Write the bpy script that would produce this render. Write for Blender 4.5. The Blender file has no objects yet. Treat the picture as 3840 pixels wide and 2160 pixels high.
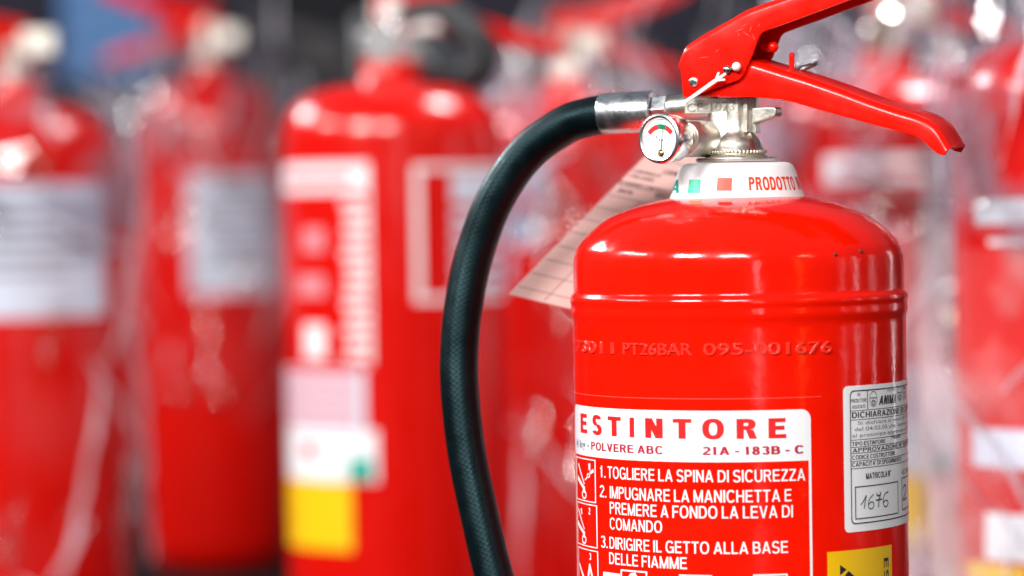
import bpy, bmesh, math, random
from mathutils import Vector, Matrix, noise
R_ = math.radians
S = bpy.context.scene
COL = S.collection
random.seed(7)

# ------------------------------------------------------------------ camera
FPX = 12400.0                       # focal length in photo pixels (photo 3840 wide)
CAM = Vector((-0.0890, -1.30, 0.40))
PITCH, ROLL = math.atan(327 / FPX), R_(-0.9)
cam = bpy.data.cameras.new('camera'); camo = bpy.data.objects.new('camera', cam); COL.objects.link(camo)
cam.sensor_width = 36.0; cam.lens = FPX / 3840 * 36.0
cam.clip_start = 0.05; cam.clip_end = 100
CM = Matrix.Rotation(math.pi / 2 - PITCH, 3, 'X') @ Matrix.Rotation(ROLL, 3, 'Z')
camo.matrix_world = Matrix.Translation(CAM) @ CM.to_4x4()
cam.dof.use_dof = True; cam.dof.focus_distance = 1.27; cam.dof.aperture_fstop = 5.4
S.camera = camo
S.view_settings.view_transform = 'Standard'; S.view_settings.look = 'None'
S.view_settings.exposure = 0.0; S.view_settings.gamma = 1.0
S.render.engine = 'CYCLES'
S.cycles.max_bounces = 8; S.cycles.transparent_max_bounces = 24; S.cycles.caustics_reflective = False; S.cycles.caustics_refractive = False
S.cycles.use_denoising = True

# ------------------------------------------------------------------ world and lamps
W = bpy.data.worlds.new('World'); S.world = W; W.use_nodes = True
nt = W.node_tree; bg = nt.nodes['Background']
tc = nt.nodes.new('ShaderNodeTexCoord'); sp = nt.nodes.new('ShaderNodeSeparateXYZ'); cr = nt.nodes.new('ShaderNodeValToRGB')
nt.links.new(tc.outputs['Generated'], sp.inputs[0])
mr = nt.nodes.new('ShaderNodeMapRange'); mr.inputs[1].default_value = -1; mr.inputs[2].default_value = 1
nt.links.new(sp.outputs['Z'], mr.inputs[0]); nt.links.new(mr.outputs[0], cr.inputs[0]); nt.links.new(cr.outputs[0], bg.inputs[0])
cr.color_ramp.elements[0].color = (0.10, 0.09, 0.09, 1); cr.color_ramp.elements[0].position = 0.35
cr.color_ramp.elements[1].color = (0.62, 0.66, 0.80, 1); cr.color_ramp.elements[1].position = 0.85
bg.inputs[1].default_value = 0.22

def lamp(name, az, el, dist, w, h, power, color=(1, 1, 1), tgt=(0, 0, 0.40)):
    L = bpy.data.lights.new(name, 'AREA'); L.shape = 'RECTANGLE'; L.size = w; L.size_y = h; L.energy = power; L.color = color
    o = bpy.data.objects.new(name, L); COL.objects.link(o)
    a, e = R_(az), R_(el)
    p = Vector((math.sin(a) * math.cos(e), -math.cos(a) * math.cos(e), math.sin(e))) * dist
    t = Vector(tgt); o.location = t + p
    o.rotation_euler = (-p).to_track_quat('-Z', 'Y').to_euler()
    return o
lamp('hall_lamp', -41, 29, 5.0, 1.5, 0.55, 300, (1, 0.97, 0.93))
lamp('hall_lamp', -7, 29, 5.0, 1.5, 0.5, 190, (1, 0.97, 0.94))
for k in range(3): lamp('hall_lamp', -97 + 9 * k, 28, 5.0, 0.42, 0.42, 40, (1, 0.97, 0.94))
lamp('hall_lamp', -134, 26, 5.0, 1.4, 0.6, 130, (0.97, 0.98, 1))
lamp('hall_lamp', 45, 22, 5.0, 0.3, 0.2, 10, (1, 0.8, 0.5))
_l = lamp('stock_fill', 120, 80, 1.9, 0.5, 0.5, 16, (1, 0.97, 0.98), tgt=(0.55, 1.3, 0.35)); _l.data.spread = R_(65)  # added fill over the right rows, brightens the film there
lamp('streak_lamp', 9, -4, 4.5, 0.20, 2.6, 12, (1, 0.95, 0.97))  # tall narrow lamps added to mirror upright streaks in the body
lamp('streak_lamp', 38.5, -4, 4.5, 0.16, 2.6, 5, (1, 0.55, 0.08))
for az, w_, p_ in ((72, 0.10, 2.2), (84, 0.20, 6), (101, 0.10, 4), (128, 0.16, 7)): lamp('streak_lamp', az, -2, 4.0, w_, 2.0, p_, (1, 0.88, 0.93))  # more added strips, for pale streaks down the right side

# ------------------------------------------------------------------ pixel to place
CR = CM
def ray(px, py):
    return (CR @ Vector(((px - 1920) / FPX, (1080 - py) / FPX, -1.0))).normalized()
def at(px, py, Y):
    d = ray(px, py); return CAM + d * ((Y - CAM.y) / d.y)
RB = 623 / 9538.0                    # body radius of the close extinguisher
def cyl(px, py, r=RB):
    d = ray(px, py); ox, oy = CAM.x, CAM.y
    a = d.x ** 2 + d.y ** 2; b = 2 * (ox * d.x + oy * d.y); c = ox * ox + oy * oy - r * r
    q = b * b - 4 * a * c
    t = (-b - math.sqrt(max(q, 0))) / (2 * a)
    p = CAM + d * t
    return math.atan2(p.x, -p.y), p.z
def zpx(py, px=None):
    if px is None: px = 2764 + (py - 540) * math.tan(-ROLL)
    return at(px, py, 0).z

# ------------------------------------------------------------------ materials
MATS = {}
def mat(name, color, rough=0.5, metal=0.0, coat=0.0, noise_amt=0.0, bump=0.0, bscale=200, spec=0.5, sss=0.0):
    m = bpy.data.materials.new(name); m.use_nodes = True; n = m.node_tree; b = n.nodes['Principled BSDF']
    b.inputs['Base Color'].default_value = (*color, 1); b.inputs['Roughness'].default_value = rough
    b.inputs['Metallic'].default_value = metal; b.inputs['Coat Weight'].default_value = coat; b.inputs['Coat Roughness'].default_value = 0.06
    b.inputs['Specular IOR Level'].default_value = spec
    co = n.nodes.new('ShaderNodeTexCoord')
    if noise_amt:
        t = n.nodes.new('ShaderNodeTexNoise'); t.inputs['Scale'].default_value = bscale * 0.35; t.inputs['Detail'].default_value = 5
        n.links.new(co.outputs['Object'], t.inputs['Vector'])
        r = n.nodes.new('ShaderNodeMapRange'); r.inputs[1].default_value = 0.3; r.inputs[2].default_value = 0.7
        r.inputs[3].default_value = max(0.0, rough - noise_amt); r.inputs[4].default_value = min(1, rough + noise_amt)
        n.links.new(t.outputs['Fac'], r.inputs[0]); n.links.new(r.outputs[0], b.inputs['Roughness'])
        h = n.nodes.new('ShaderNodeHueSaturation'); h.inputs['Color'].default_value = (*color, 1)
        r2 = n.nodes.new('ShaderNodeMapRange'); r2.inputs[1].default_value = 0.3; r2.inputs[2].default_value = 0.7
        r2.inputs[3].default_value = 1 - noise_amt; r2.inputs[4].default_value = 1 + noise_amt * 0.5
        n.links.new(t.outputs['Fac'], r2.inputs[0]); n.links.new(r2.outputs[0], h.inputs['Value']); n.links.new(h.outputs[0], b.inputs['Base Color'])
    if bump:
        t = n.nodes.new('ShaderNodeTexNoise'); t.inputs['Scale'].default_value = bscale; t.inputs['Detail'].default_value = 3
        n.links.new(co.outputs['Object'], t.inputs['Vector'])
        bp = n.nodes.new('ShaderNodeBump'); bp.inputs['Strength'].default_value = bump; bp.inputs['Distance'].default_value = 0.001
        n.links.new(t.outputs['Fac'], bp.inputs['Height']); n.links.new(bp.outputs[0], b.inputs['Normal'])
        if coat: n.links.new(bp.outputs[0], b.inputs['Coat Normal'])
    MATS[name] = m
    return m
RED = mat('red_enamel', (0.80, 0.0066, 0.0004), 0.15, coat=0.04, spec=0.38, noise_amt=0.06, bump=0.16, bscale=150)
STAMP = mat('glint_enamel', (0.85, 0.030, 0.018), 0.12, spec=0.9, coat=0.5, bump=0.5, bscale=500)  # paler than the body paint: glints on the stamping put into the colour
REDH = mat('red_handle_paint', (0.80, 0.0060, 0.001), 0.24, spec=0.35, coat=0.0, noise_amt=0.05, bump=0.04, bscale=300)
REDFAR = mat('red_paint_stock', (0.58, 0.0035, 0.001), 0.20, coat=0.1, noise_amt=0.04)
WHITE = mat('white_plastic', (0.80, 0.81, 0.83), 0.5, noise_amt=0.02)
PAPER = mat('white_label', (0.78, 0.79, 0.83), 0.35, coat=0.3, noise_amt=0.02)
PAPERC = mat('silvery_label', (0.86, 0.88, 0.91), 0.36, coat=0.2, noise_amt=0.02)
PAPERB = mat('grey_white_label', (0.62, 0.68, 0.80), 0.38, coat=0.3, noise_amt=0.02)
INKRED = mat('red_ink', (0.68, 0.012, 0.012), 0.35, coat=0.3)
INKDK = mat('dark_red_ink', (0.42, 0.012, 0.035), 0.35, coat=0.3)
INKW = mat('white_ink', (0.82, 0.80, 0.82), 0.35, coat=0.3)
INKB = mat('black_ink', (0.012, 0.012, 0.03), 0.4, coat=0.2)
INKG = mat('grey_ink', (0.20, 0.19, 0.23), 0.4)
BIRO = mat('pen_ink', (0.05, 0.06, 0.10), 0.5)
GREYB = mat('darker_grey_label', (0.30, 0.33, 0.44), 0.4, noise_amt=0.05)  # plain darker grey for the patchy label
PINKP = mat('pink_print', (0.62, 0.24, 0.27), 0.35)
YEL = mat('yellow_label', (0.85, 0.50, 0.004), 0.35, coat=0.3, noise_amt=0.02)
GREEN = mat('green_ink', (0.0, 0.55, 0.27), 0.35)
TEAL = mat('teal_ink', (0.0, 0.34, 0.25), 0.35)
ORANGE = mat('orange_red_ink', (0.72, 0.055, 0.02), 0.4, spec=0.3)
DGREEN = mat('dial_green', (0.0, 0.20, 0.09), 0.4)
DRED = mat('dial_red', (0.70, 0.02, 0.02), 0.4)
DIAL = mat('dial_white', (0.85, 0.87, 0.88), 0.4)
FILMEDGE = mat('film_edge', (0.80, 0.08, 0.06), 0.3, coat=0.3)
NICKEL = mat('nickel_plate', (0.70, 0.67, 0.60), 0.37, metal=1.0, noise_amt=0.08, bump=0.05, bscale=900)
NICKSHADE = mat('mark_shade_nickel', (0.34, 0.33, 0.30), 0.5, metal=1.0)  # shade of the cast lettering put into a darker metal colour
ALU = mat('aluminium', (0.72, 0.76, 0.78), 0.30, metal=1.0, noise_amt=0.08, bump=0.1, bscale=600)
CHROME = mat('chrome', (0.92, 0.91, 0.90), 0.24, metal=1.0)
STEEL = mat('dark_steel', (0.30, 0.33, 0.34), 0.25, metal=1.0)
BRASS = mat('brass', (0.75, 0.52, 0.18), 0.3, metal=1.0)
RUBBER = mat('black_rubber', (0.012, 0.019, 0.023), 0.42, bump=0.25, bscale=900, spec=0.6)
BLACK = mat('black_plastic', (0.012, 0.012, 0.016), 0.4)
SEALW = mat('white_nylon', (0.85, 0.80, 0.78), 0.4)
PINK = mat('pink_card', (0.60, 0.37, 0.34), 0.65, noise_amt=0.03)
FLOORM = mat('dark_floor', (0.006, 0.006, 0.007), 0.9, noise_amt=0.08, bscale=20, spec=0.08)

# woven texture for the hose
def weave(m):
    n = m.node_tree; b = n.nodes['Principled BSDF']; uv = n.nodes.new('ShaderNodeUVMap')
    ws = []
    for ang in (50, -50):
        mp = n.nodes.new('ShaderNodeMapping'); mp.inputs['Rotation'].default_value = (0, 0, R_(ang)); n.links.new(uv.outputs[0], mp.inputs[0])
        w1 = n.nodes.new('ShaderNodeTexWave'); w1.inputs['Scale'].default_value = 0.22; w1.inputs['Distortion'].default_value = 0.15; n.links.new(mp.outputs[0], w1.inputs['Vector']); ws.append(w1)
    ml = n.nodes.new('ShaderNodeMath'); ml.operation = 'MULTIPLY'; n.links.new(ws[0].outputs['Fac'], ml.inputs[0]); n.links.new(ws[1].outputs['Fac'], ml.inputs[1])
    bp = n.nodes.new('ShaderNodeBump'); bp.inputs['Strength'].default_value = 0.09; bp.inputs['Distance'].default_value = 0.0005; b.inputs['Specular Tint'].default_value = (0.45, 0.9, 1.0, 1)
    n.links.new(ml.outputs[0], bp.inputs['Height']); n.links.new(bp.outputs[0], b.inputs['Normal'])
    nz = n.nodes.new('ShaderNodeTexNoise'); nz.inputs['Scale'].default_value = 0.12; nz.inputs['Detail'].default_value = 6; n.links.new(uv.outputs[0], nz.inputs['Vector'])
    r = n.nodes.new('ShaderNodeMapRange'); r.inputs[1].default_value = .35; r.inputs[2].default_value = .7; r.inputs[3].default_value = .30; r.inputs[4].default_value = .48; n.links.new(nz.outputs['Fac'], r.inputs[0]); n.links.new(r.outputs[0], b.inputs['Roughness'])
HOSEM = mat('woven_rubber', (0.0008, 0.0024, 0.0032), 0.30, spec=0.26); weave(HOSEM)

def film_mat(name, haze, gloss, tint=(0.9, 0.9, 0.95), low=0.02, edge=1.0):
    m = bpy.data.materials.new(name); m.use_nodes = True; n = m.node_tree; n.nodes.clear()
    out = n.nodes.new('ShaderNodeOutputMaterial'); tr = n.nodes.new('ShaderNodeBsdfTransparent'); tr.inputs[0].default_value = (0.96, 0.96, 0.97, 1)
    gl = n.nodes.new('ShaderNodeBsdfGlossy'); gl.inputs['Roughness'].default_value = 0.07
    tl = n.nodes.new('ShaderNodeBsdfTranslucent'); tl.inputs[0].default_value = (*tint, 1)
    df = n.nodes.new('ShaderNodeBsdfDiffuse'); df.inputs[0].default_value = (*tint, 1)
    dd = n.nodes.new('ShaderNodeMixShader'); n.links.new(tl.outputs[0], dd.inputs[1]); n.links.new(df.outputs[0], dd.inputs[2])
    m1 = n.nodes.new('ShaderNodeMixShader'); m2 = n.nodes.new('ShaderNodeMixShader')
    lw = n.nodes.new('ShaderNodeLayerWeight'); lw.inputs[0].default_value = 0.35
    co = n.nodes.new('ShaderNodeTexCoord'); t = n.nodes.new('ShaderNodeTexNoise'); t.inputs['Scale'].default_value = 14; t.inputs['Detail'].default_value = 4
    n.links.new(co.outputs['Object'], t.inputs['Vector'])
    mr = n.nodes.new('ShaderNodeMapRange'); mr.inputs[1].default_value = 0.47; mr.inputs[2].default_value = 0.68; mr.inputs[3].default_value = haze * low; mr.inputs[4].default_value = haze * 2.0
    n.links.new(t.outputs['Fac'], mr.inputs[0]); n.links.new(mr.outputs[0], m1.inputs[0])
    n.links.new(tr.outputs[0], m1.inputs[1]); n.links.new(dd.outputs[0], m1.inputs[2])
    ml = n.nodes.new('ShaderNodeMath'); ml.operation = 'MULTIPLY_ADD'; ml.inputs[1].default_value = gloss; ml.inputs[2].default_value = 0.05
    pw = n.nodes.new('ShaderNodeMath'); pw.operation = 'POWER'; pw.inputs[1].default_value = 2.2
    n.links.new(lw.outputs['Facing'], pw.inputs[0]); n.links.new(pw.outputs[0], ml.inputs[0])
    t3 = n.nodes.new('ShaderNodeTexNoise'); t3.inputs['Scale'].default_value = 10; t3.inputs['Detail'].default_value = 2; t3.inputs['Distortion'].default_value = 2.5
    mpp = n.nodes.new('ShaderNodeMapping'); mpp.inputs['Scale'].default_value = (1, 1, 0.35); n.links.new(co.outputs['Object'], mpp.inputs[0]); n.links.new(mpp.outputs[0], t3.inputs['Vector'])
    mk = n.nodes.new('ShaderNodeMapRange'); mk.inputs[1].default_value = 0.57; mk.inputs[2].default_value = 0.63; mk.inputs[3].default_value = 0.01; mk.inputs[4].default_value = 4.5; n.links.new(t3.outputs['Fac'], mk.inputs[0])
    mx = n.nodes.new('ShaderNodeMath'); mx.operation = 'MULTIPLY'; mx.use_clamp = True; n.links.new(ml.outputs[0], mx.inputs[0]); n.links.new(mk.outputs[0], mx.inputs[1]); n.links.new(mx.outputs[0], m2.inputs[0])
    n.links.new(m1.outputs[0], m2.inputs[1]); n.links.new(gl.outputs[0], m2.inputs[2]); n.links.new(m2.outputs[0], out.inputs[0])
    t2 = n.nodes.new('ShaderNodeTexNoise'); t2.inputs['Scale'].default_value = 26; t2.inputs['Detail'].default_value = 3; t2.inputs['Distortion'].default_value = 1.5
    n.links.new(co.outputs['Object'], t2.inputs['Vector'])
    bp = n.nodes.new('ShaderNodeBump'); bp.inputs['Strength'].default_value = 0.55; bp.inputs['Distance'].default_value = 0.01
    n.links.new(t2.outputs['Fac'], bp.inputs['Height']); n.links.new(bp.outputs[0], gl.inputs['Normal'])
    return m
FILM = film_mat('clear_film', 0.015, 0.025)
FOLDGLINT = film_mat('fold_glint_film', 0.60, 0.3, (0.78, 0.78, 0.86), 0.8)  # pale colour carries the highlight streaks along the film folds
FILM2 = film_mat('hazy_film', 0.14, 0.12, (0.55, 0.53, 0.62))
FILM3 = film_mat('milky_film', 0.50, 0.2, (0.72, 0.69, 0.76), 0.35)
FILM4 = film_mat('bright_film', 0.22, 0.3, (0.85, 0.82, 0.86), 0.25)
FILMTOP = film_mat('gathered_film', 0.34, 0.2, (0.40, 0.39, 0.48))
GLASS = film_mat('gauge_glass', 0.0, 0.25)

# ------------------------------------------------------------------ mesh builder
class MB:
    def __init__(s): s.v = []; s.f = []; s.m = []; s.mats = []; s.uv = {}
    def mi(s, m):
        if m not in s.mats: s.mats.append(m)
        return s.mats.index(m)
    def add(s, vs, fs, m):
        b = len(s.v); k = s.mi(m); s.v += [Vector(v) for v in vs]
        for f in fs: s.f.append([i + b for i in f]); s.m.append(k)
        return b
    def lathe(s, prof, m, seg=64, org=(0, 0, 0), axis=None, cap0=False, cap1=False, a0=0.0):
        """prof: list of (r, h) along axis"""
        o = Vector(org); ax = Vector(axis or (0, 0, 1)).normalized(); q = ax.to_track_quat('Z', 'Y')
        vs = []; fs = []
        for r, h in prof:
            for k in range(seg):
                a = a0 + 2 * math.pi * k / seg
                vs.append(o + q @ Vector((r * math.cos(a), r * math.sin(a), h)))
        for i in range(len(prof) - 1):
            for k in range(seg):
                k2 = (k + 1) % seg
                fs.append([i * seg + k, i * seg + k2, (i + 1) * seg + k2, (i + 1) * seg + k])
        if cap0: fs.append(list(range(seg))[::-1])
        if cap1: fs.append([(len(prof) - 1) * seg + k for k in range(seg)])
        s.add(vs, fs, m)
    def tube(s, path, r, m, seg=20, uvs=None):
        n = len(path); vs = []; fs = []; P = [Vector(p) for p in path]
        up = Vector((0, 1, 0)); base = len(s.f); ln = 0; lens = []
        for i, p in enumerate(P):
            if i: ln += (P[i] - P[i - 1]).length
            lens.append(ln)
            t = (P[min(i + 1, n - 1)] - P[max(i - 1, 0)]).normalized()
            a = t.cross(up)
            if a.length < 1e-5: a = t.cross(Vector((1, 0, 0)))
            a.normalize(); b = t.cross(a).normalized(); up = -b if (-b).dot(up) > 0 else b
            rr = r[i] if isinstance(r, (list, tuple)) else r
            for k in range(seg):
                g = 2 * math.pi * k / seg
                vs.append(p + a * (rr * math.cos(g)) + b * (rr * math.sin(g)))
        for i in range(n - 1):
            for k in range(seg):
                k2 = (k + 1) % seg
                fs.append([i * seg + k, i * seg + k2, (i + 1) * seg + k2, (i + 1) * seg + k])
                if uvs: s.uv[base + len(fs) - 1] = [(k / seg * uvs[0], lens[i] * uvs[1]), ((k + 1) / seg * uvs[0], lens[i] * uvs[1]),
                                                    ((k + 1) / seg * uvs[0], lens[i + 1] * uvs[1]), (k / seg * uvs[0], lens[i + 1] * uvs[1])]
        fs.append(list(range(seg))[::-1]); fs.append([(n - 1) * seg + k for k in range(seg)])
        s.add(vs, fs, m)
    def ball(s, c, r, m, seg=16, sz=(1, 1, 1)):
        prof = [(max(1e-5, math.sin(math.pi * i / 10)) * r, -math.cos(math.pi * i / 10) * r) for i in range(11)]
        b = len(s.v); s.lathe(prof, m, seg, (0, 0, 0))
        for i in range(b, len(s.v)):
            v = s.v[i]; s.v[i] = Vector((v.x * sz[0], v.y * sz[1], v.z * sz[2])) + Vector(c)
    def prism(s, outline, dvec, m):
        """outline: 3D points, extruded along dvec"""
        n = len(outline); d = Vector(dvec); P = [Vector(p) for p in outline]
        vs = P + [p + d for p in P]
        fs = [list(range(n)), [n + i for i in range(n)][::-1]]
        for i in range(n):
            j = (i + 1) % n; fs.append([i, n + i, n + j, j][::-1])
        s.add(vs, fs, m)
    def box(s, c, size, m, rot=None):
        c = Vector(c); x, y, z = [a / 2 for a in size]
        vs = [Vector((i * x, j * y, k * z)) for i in (-1, 1) for j in (-1, 1) for k in (-1, 1)]
        if rot is not None: vs = [rot @ v for v in vs]
        s.add([v + c for v in vs], [[0, 1, 3, 2], [4, 6, 7, 5], [0, 4, 5, 1], [2, 3, 7, 6], [0, 2, 6, 4], [1, 5, 7, 3]], m)
    def obj(s, name, parent=None, smooth=True, angle=35, bevel=0, solid=0, offset=-1, loc=None, fix=True, weld=False):
        me = bpy.data.meshes.new(name); me.from_pydata([tuple(v) for v in s.v], [], s.f)
        for mm in s.mats: me.materials.append(mm)
        for p, k in zip(me.polygons, s.m): p.material_index = k; p.use_smooth = smooth
        if s.uv:
            lay = me.uv_layers.new(name='UVMap')
            for fi, c in s.uv.items():
                for li, uvv in zip(me.polygons[fi].loop_indices, c): lay.data[li].uv = uvv
        if fix:
            bm = bmesh.new(); bm.from_mesh(me)
            if weld: bmesh.ops.remove_doubles(bm, verts=bm.verts, dist=1e-6)
            bmesh.ops.recalc_face_normals(bm, faces=bm.faces); bm.to_mesh(me); bm.free()
        if smooth: me.set_sharp_from_angle(angle=R_(angle))
        o = bpy.data.objects.new(name, me); COL.objects.link(o)
        if solid:
            md = o.modifiers.new('thick', 'SOLIDIFY'); md.thickness = solid; md.offset = offset; md.use_even_offset = False
        if bevel:
            md = o.modifiers.new('edge', 'BEVEL'); md.width = bevel; md.segments = 3; md.limit_method = 'ANGLE'; md.angle_limit = R_(40); md.harden_normals = False
        if parent: o.parent = parent
        if loc: o.location = loc
        return o
def thing(name, label, cat, loc=(0, 0, 0), rz=0, group=None):
    o = bpy.data.objects.new(name, None); COL.objects.link(o); o.location = loc; o.rotation_euler = (0, 0, rz); o.empty_display_size = 0.05
    o['label'] = label; o['category'] = cat
    if group: o['group'] = group
    return o
def tag(o, label, cat, group=None):
    o['label'] = label; o['category'] = cat
    if group: o['group'] = group
    return o
def crv(pts, sub=6):
    """Catmull-Rom through tuples of any dimension"""
    P = [Vector(p) for p in pts]; P = [P[0] * 2 - P[1]] + P + [P[-1] * 2 - P[-2]]; out = []
    for i in range(1, len(P) - 2):
        a, b, c, d = P[i - 1:i + 3]
        for k in range(sub):
            t = k / sub
            out.append(0.5 * ((2 * b) + (c - a) * t + (2 * a - 5 * b + 4 * c - d) * t * t + (-a + 3 * b - 3 * c + d) * t ** 3))
    out.append(P[-2]); return out

# ------------------------------------------------------------------ lettering
_tc = {}
def glyph(ch, b):
    """plain grotesque letterforms, capital height 1, built from straight and curved strokes"""
    w, h = 0.150 + b * 2.2, 0.135 + b * 1.6
    L = []
    def r(x0, y0, x1, y1): L.append(([(x0, y0), (x1, y0), (x1, y1), (x0, y1)], [[0, 1, 2, 3]]))
    def d(xa, ya, xb, yb, q=w): L.append(([(xa, ya), (xa + q, ya), (xb + q, yb), (xb, yb)], [[0, 1, 2, 3]]))
    def a(cx, cy, rx, ry, a0, a1, n=14):
        v = []; f = []
        for k in range(n + 1):
            g = R_(a0 + (a1 - a0) * k / n); c, s_ = math.cos(g), math.sin(g)
            e = 0.86; c = math.copysign(abs(c) ** e, c); s_ = math.copysign(abs(s_) ** e, s_)
            v += [(cx + rx * c, cy + ry * s_), (cx + (rx - w) * c, cy + (ry - h) * s_)]
        for k in range(n): f.append([2 * k, 2 * k + 1, 2 * k + 3, 2 * k + 2])
        L.append((v, f))
    m0, m1 = 0.5 - h / 2 + .02, 0.5 + h / 2 + .02
    W_ = 0.6
    if ch == 'E': r(0, 0, w, 1); r(w, 0, .60, h); r(w, 1 - h, .58, 1); r(w, m0, .54, m1)
    elif ch == 'F': r(0, 0, w, 1); r(w, 1 - h, .56, 1); r(w, m0 - .03, .50, m1 - .03); W_ = .55
    elif ch == 'L': r(0, 0, w, 1); r(w, 0, .53, h); W_ = .53
    elif ch == 'T': r(.31 - w / 2, 0, .31 + w / 2, 1 - h); r(0, 1 - h, .62, 1); W_ = .62
    elif ch == 'I': r(0, 0, w, 1); W_ = w
    elif ch == 'H': r(0, 0, w, 1); r(.66 - w, 0, .66, 1); r(w, m0, .66 - w, m1); W_ = .66
    elif ch in 'PR':
        y = .45; r(0, 0, w, 1); r(w, 1 - h, .34, 1); r(w, y, .34, y + h); a(.34, (1 + y) / 2, .29, (1 - y) / 2, -90, 90); W_ = .63
        if ch == 'R': d(.30, y, .66 - w, 0, w * 1.05); W_ = .67
    elif ch == 'B':
        r(0, 0, w, 1); r(w, 1 - h, .34, 1); r(w, m0, .34, m1); r(w, 0, .34, h); a(.34, (m0 + 1) / 2, .26, (1 - m0) / 2, -90, 90); a(.34, m1 / 2, .30, m1 / 2, -90, 90); W_ = .64
    elif ch == 'D': r(0, 0, w, 1); r(w, 1 - h, .28, 1); r(w, 0, .28, h); a(.28, .5, .40, .5, -90, 90, 18); W_ = .68
    elif ch == 'O': a(.38, .5, .38, .52, 0, 360, 30); W_ = .76
    elif ch == '0': a(.28, .5, .28, .51, 0, 360, 26); W_ = .56
    elif ch == 'C': a(.37, .5, .37, .52, 38, 322, 24); W_ = .70
    elif ch == 'G': a(.38, .5, .38, .52, 38, 330, 24); r(.40, .40, .74, .40 + h); r(.74 - w * .8, .0, .74, .40); W_ = .74
    elif ch == 'U': r(0, .36, w, 1); r(.66 - w, .36, .66, 1); a(.33, .36, .33, .38, 180, 360, 18); W_ = .66
    elif ch == 'S': a(.31, .735, .30, .285, 18, 270, 18); a(.31, .265, .32, .285, 90, -162, 18); W_ = .63
    elif ch == 'Z': r(0, 0, .60, h); r(.02, 1 - h, .60, 1); d(0, h, .60 - w * 1.25, 1 - h, w * 1.25)
    elif ch == 'N': r(0, 0, w, 1); r(.67 - w, 0, .67, 1); d(.67 - w * 1.12, 0, 0, 1, w * 1.12); W_ = .67
    elif ch == 'M': r(0, 0, w, 1); r(.80 - w, 0, .80, 1); d(.40 - w / 2, 0, .0, 1); d(.40 - w / 2, 0, .80 - w, 1); W_ = .80
    elif ch == 'V': d(.34 - w / 2, 0, 0, 1); d(.34 - w / 2, 0, .68 - w, 1); W_ = .68
    elif ch == 'W': d(.24 - w / 2, 0, 0, 1); d(.24 - w / 2, 0, .48 - w / 2, 1, w * .9); d(.72 - w / 2, 0, .48 - w / 2, 1, w * .9); d(.72 - w / 2, 0, .96 - w, 1); W_ = .96
    elif ch == 'A': d(0, 0, .36 - w / 2, 1); d(.72 - w, 0, .36 - w / 2, 1); r(.20, .22, .52, .22 + h); W_ = .72
    elif ch == 'X': d(0, 0, .64 - w, 1); d(.64 - w, 0, 0, 1); W_ = .64
    elif ch == 'Q': a(.38, .5, .38, .52, 0, 360, 30); d(.66, -.06, .45, .25, w * .8); W_ = .78
    elif ch == '1': r(.30 - w, 0, .30, 1); r(.06, .72, .30 - w, .72 + h * .8); W_ = .40
    elif ch == '2': a(.28, .70, .28, .31, -22, 165, 16); d(0, h, .40, .63, w * 1.1); r(0, 0, .56, h); W_ = .56
    elif ch == '3': a(.28, .745, .27, .265, -90, 160, 16); a(.28, .265, .29, .285, 90, -160, 16); W_ = .56
    elif ch == '4': r(.36, 0, .36 + w, 1); r(0, .22, .58, .22 + h); d(0, .22 + h, .34, 1, w * .85); W_ = .58
    elif ch == '5': r(.06, 1 - h, .53, 1); d(.03, .45, .07, 1 - h, w * .9); a(.27, .31, .29, .325, 135, -160, 18); W_ = .56
    elif ch == '6': a(.28, .32, .28, .34, 0, 360, 22); a(.33, .5, .33, .52, 60, 190, 14); W_ = .56
    elif ch == '7': r(0, 1 - h, .56, 1); d(.10, 0, .56 - w, 1 - h); W_ = .56
    elif ch == '8': a(.28, .745, .25, .265, 0, 360, 22); a(.28, .27, .28, .29, 0, 360, 22); W_ = .56
    elif ch == '9': a(.28, .68, .28, .34, 0, 360, 22); a(.23, .5, .33, .52, -120, 10, 14); W_ = .56
    elif ch == '-': r(.0, .32, .30, .32 + h); W_ = .30
    elif ch == '.': r(0, 0, w, h * 1.1); W_ = w
    elif ch == "'": r(0, .68, w * .8, 1.02); W_ = w * .8
    elif ch == '\u00b0': a(.16, .86, .16, .16, 0, 360, 14); W_ = .32
    else: return None
    return L, W_
def own_text(body, b, shear):
    x = 0; V = []; F = []
    for ch in body:
        if ch == ' ': x += .26; continue
        L, W_ = glyph(ch, b)
        for k, (v, f) in enumerate(L):
            n = len(V); V += [(x + p[0] + shear * p[1], p[1], k * 6e-6) for p in v]; F += [[i + n for i in q] for q in f]
        x += W_ + .115
    return V, F
def is_own(body): return all(c == ' ' or glyph(c, 0) for c in body)
def text2d(body, bold=0.0, shear=0.0, extrude=0.0, bev=0.0):
    key = (body, bold, shear, extrude, bev)
    if key in _tc: return _tc[key]
    if not extrude and is_own(body):
        _tc[key] = own_text(body, bold, shear); return _tc[key]
    c = bpy.data.curves.new('lettering_tmp', 'FONT'); c.body = body; c.size = 1; c.offset = bold; c.shear = shear; c.extrude = extrude; c.bevel_depth = bev; c.bevel_resolution = 1; c.resolution_u = 4
    o = bpy.data.objects.new('lettering_tmp', c)
    me = bpy.data.meshes.new_from_object(o)
    vs = [tuple(v.co) for v in me.vertices]; fs = [list(p.vertices) for p in me.polygons]
    bpy.data.objects.remove(o); bpy.data.meshes.remove(me); bpy.data.curves.remove(c)
    _tc[key] = (vs, fs); return vs, fs
def capspan(bold=0.0, own=True):
    if own: return 0.0, 1.0
    vs, _ = text2d('H', bold, 0, 1e-6); ys = [v[1] for v in vs]; return min(ys), max(ys)
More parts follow.
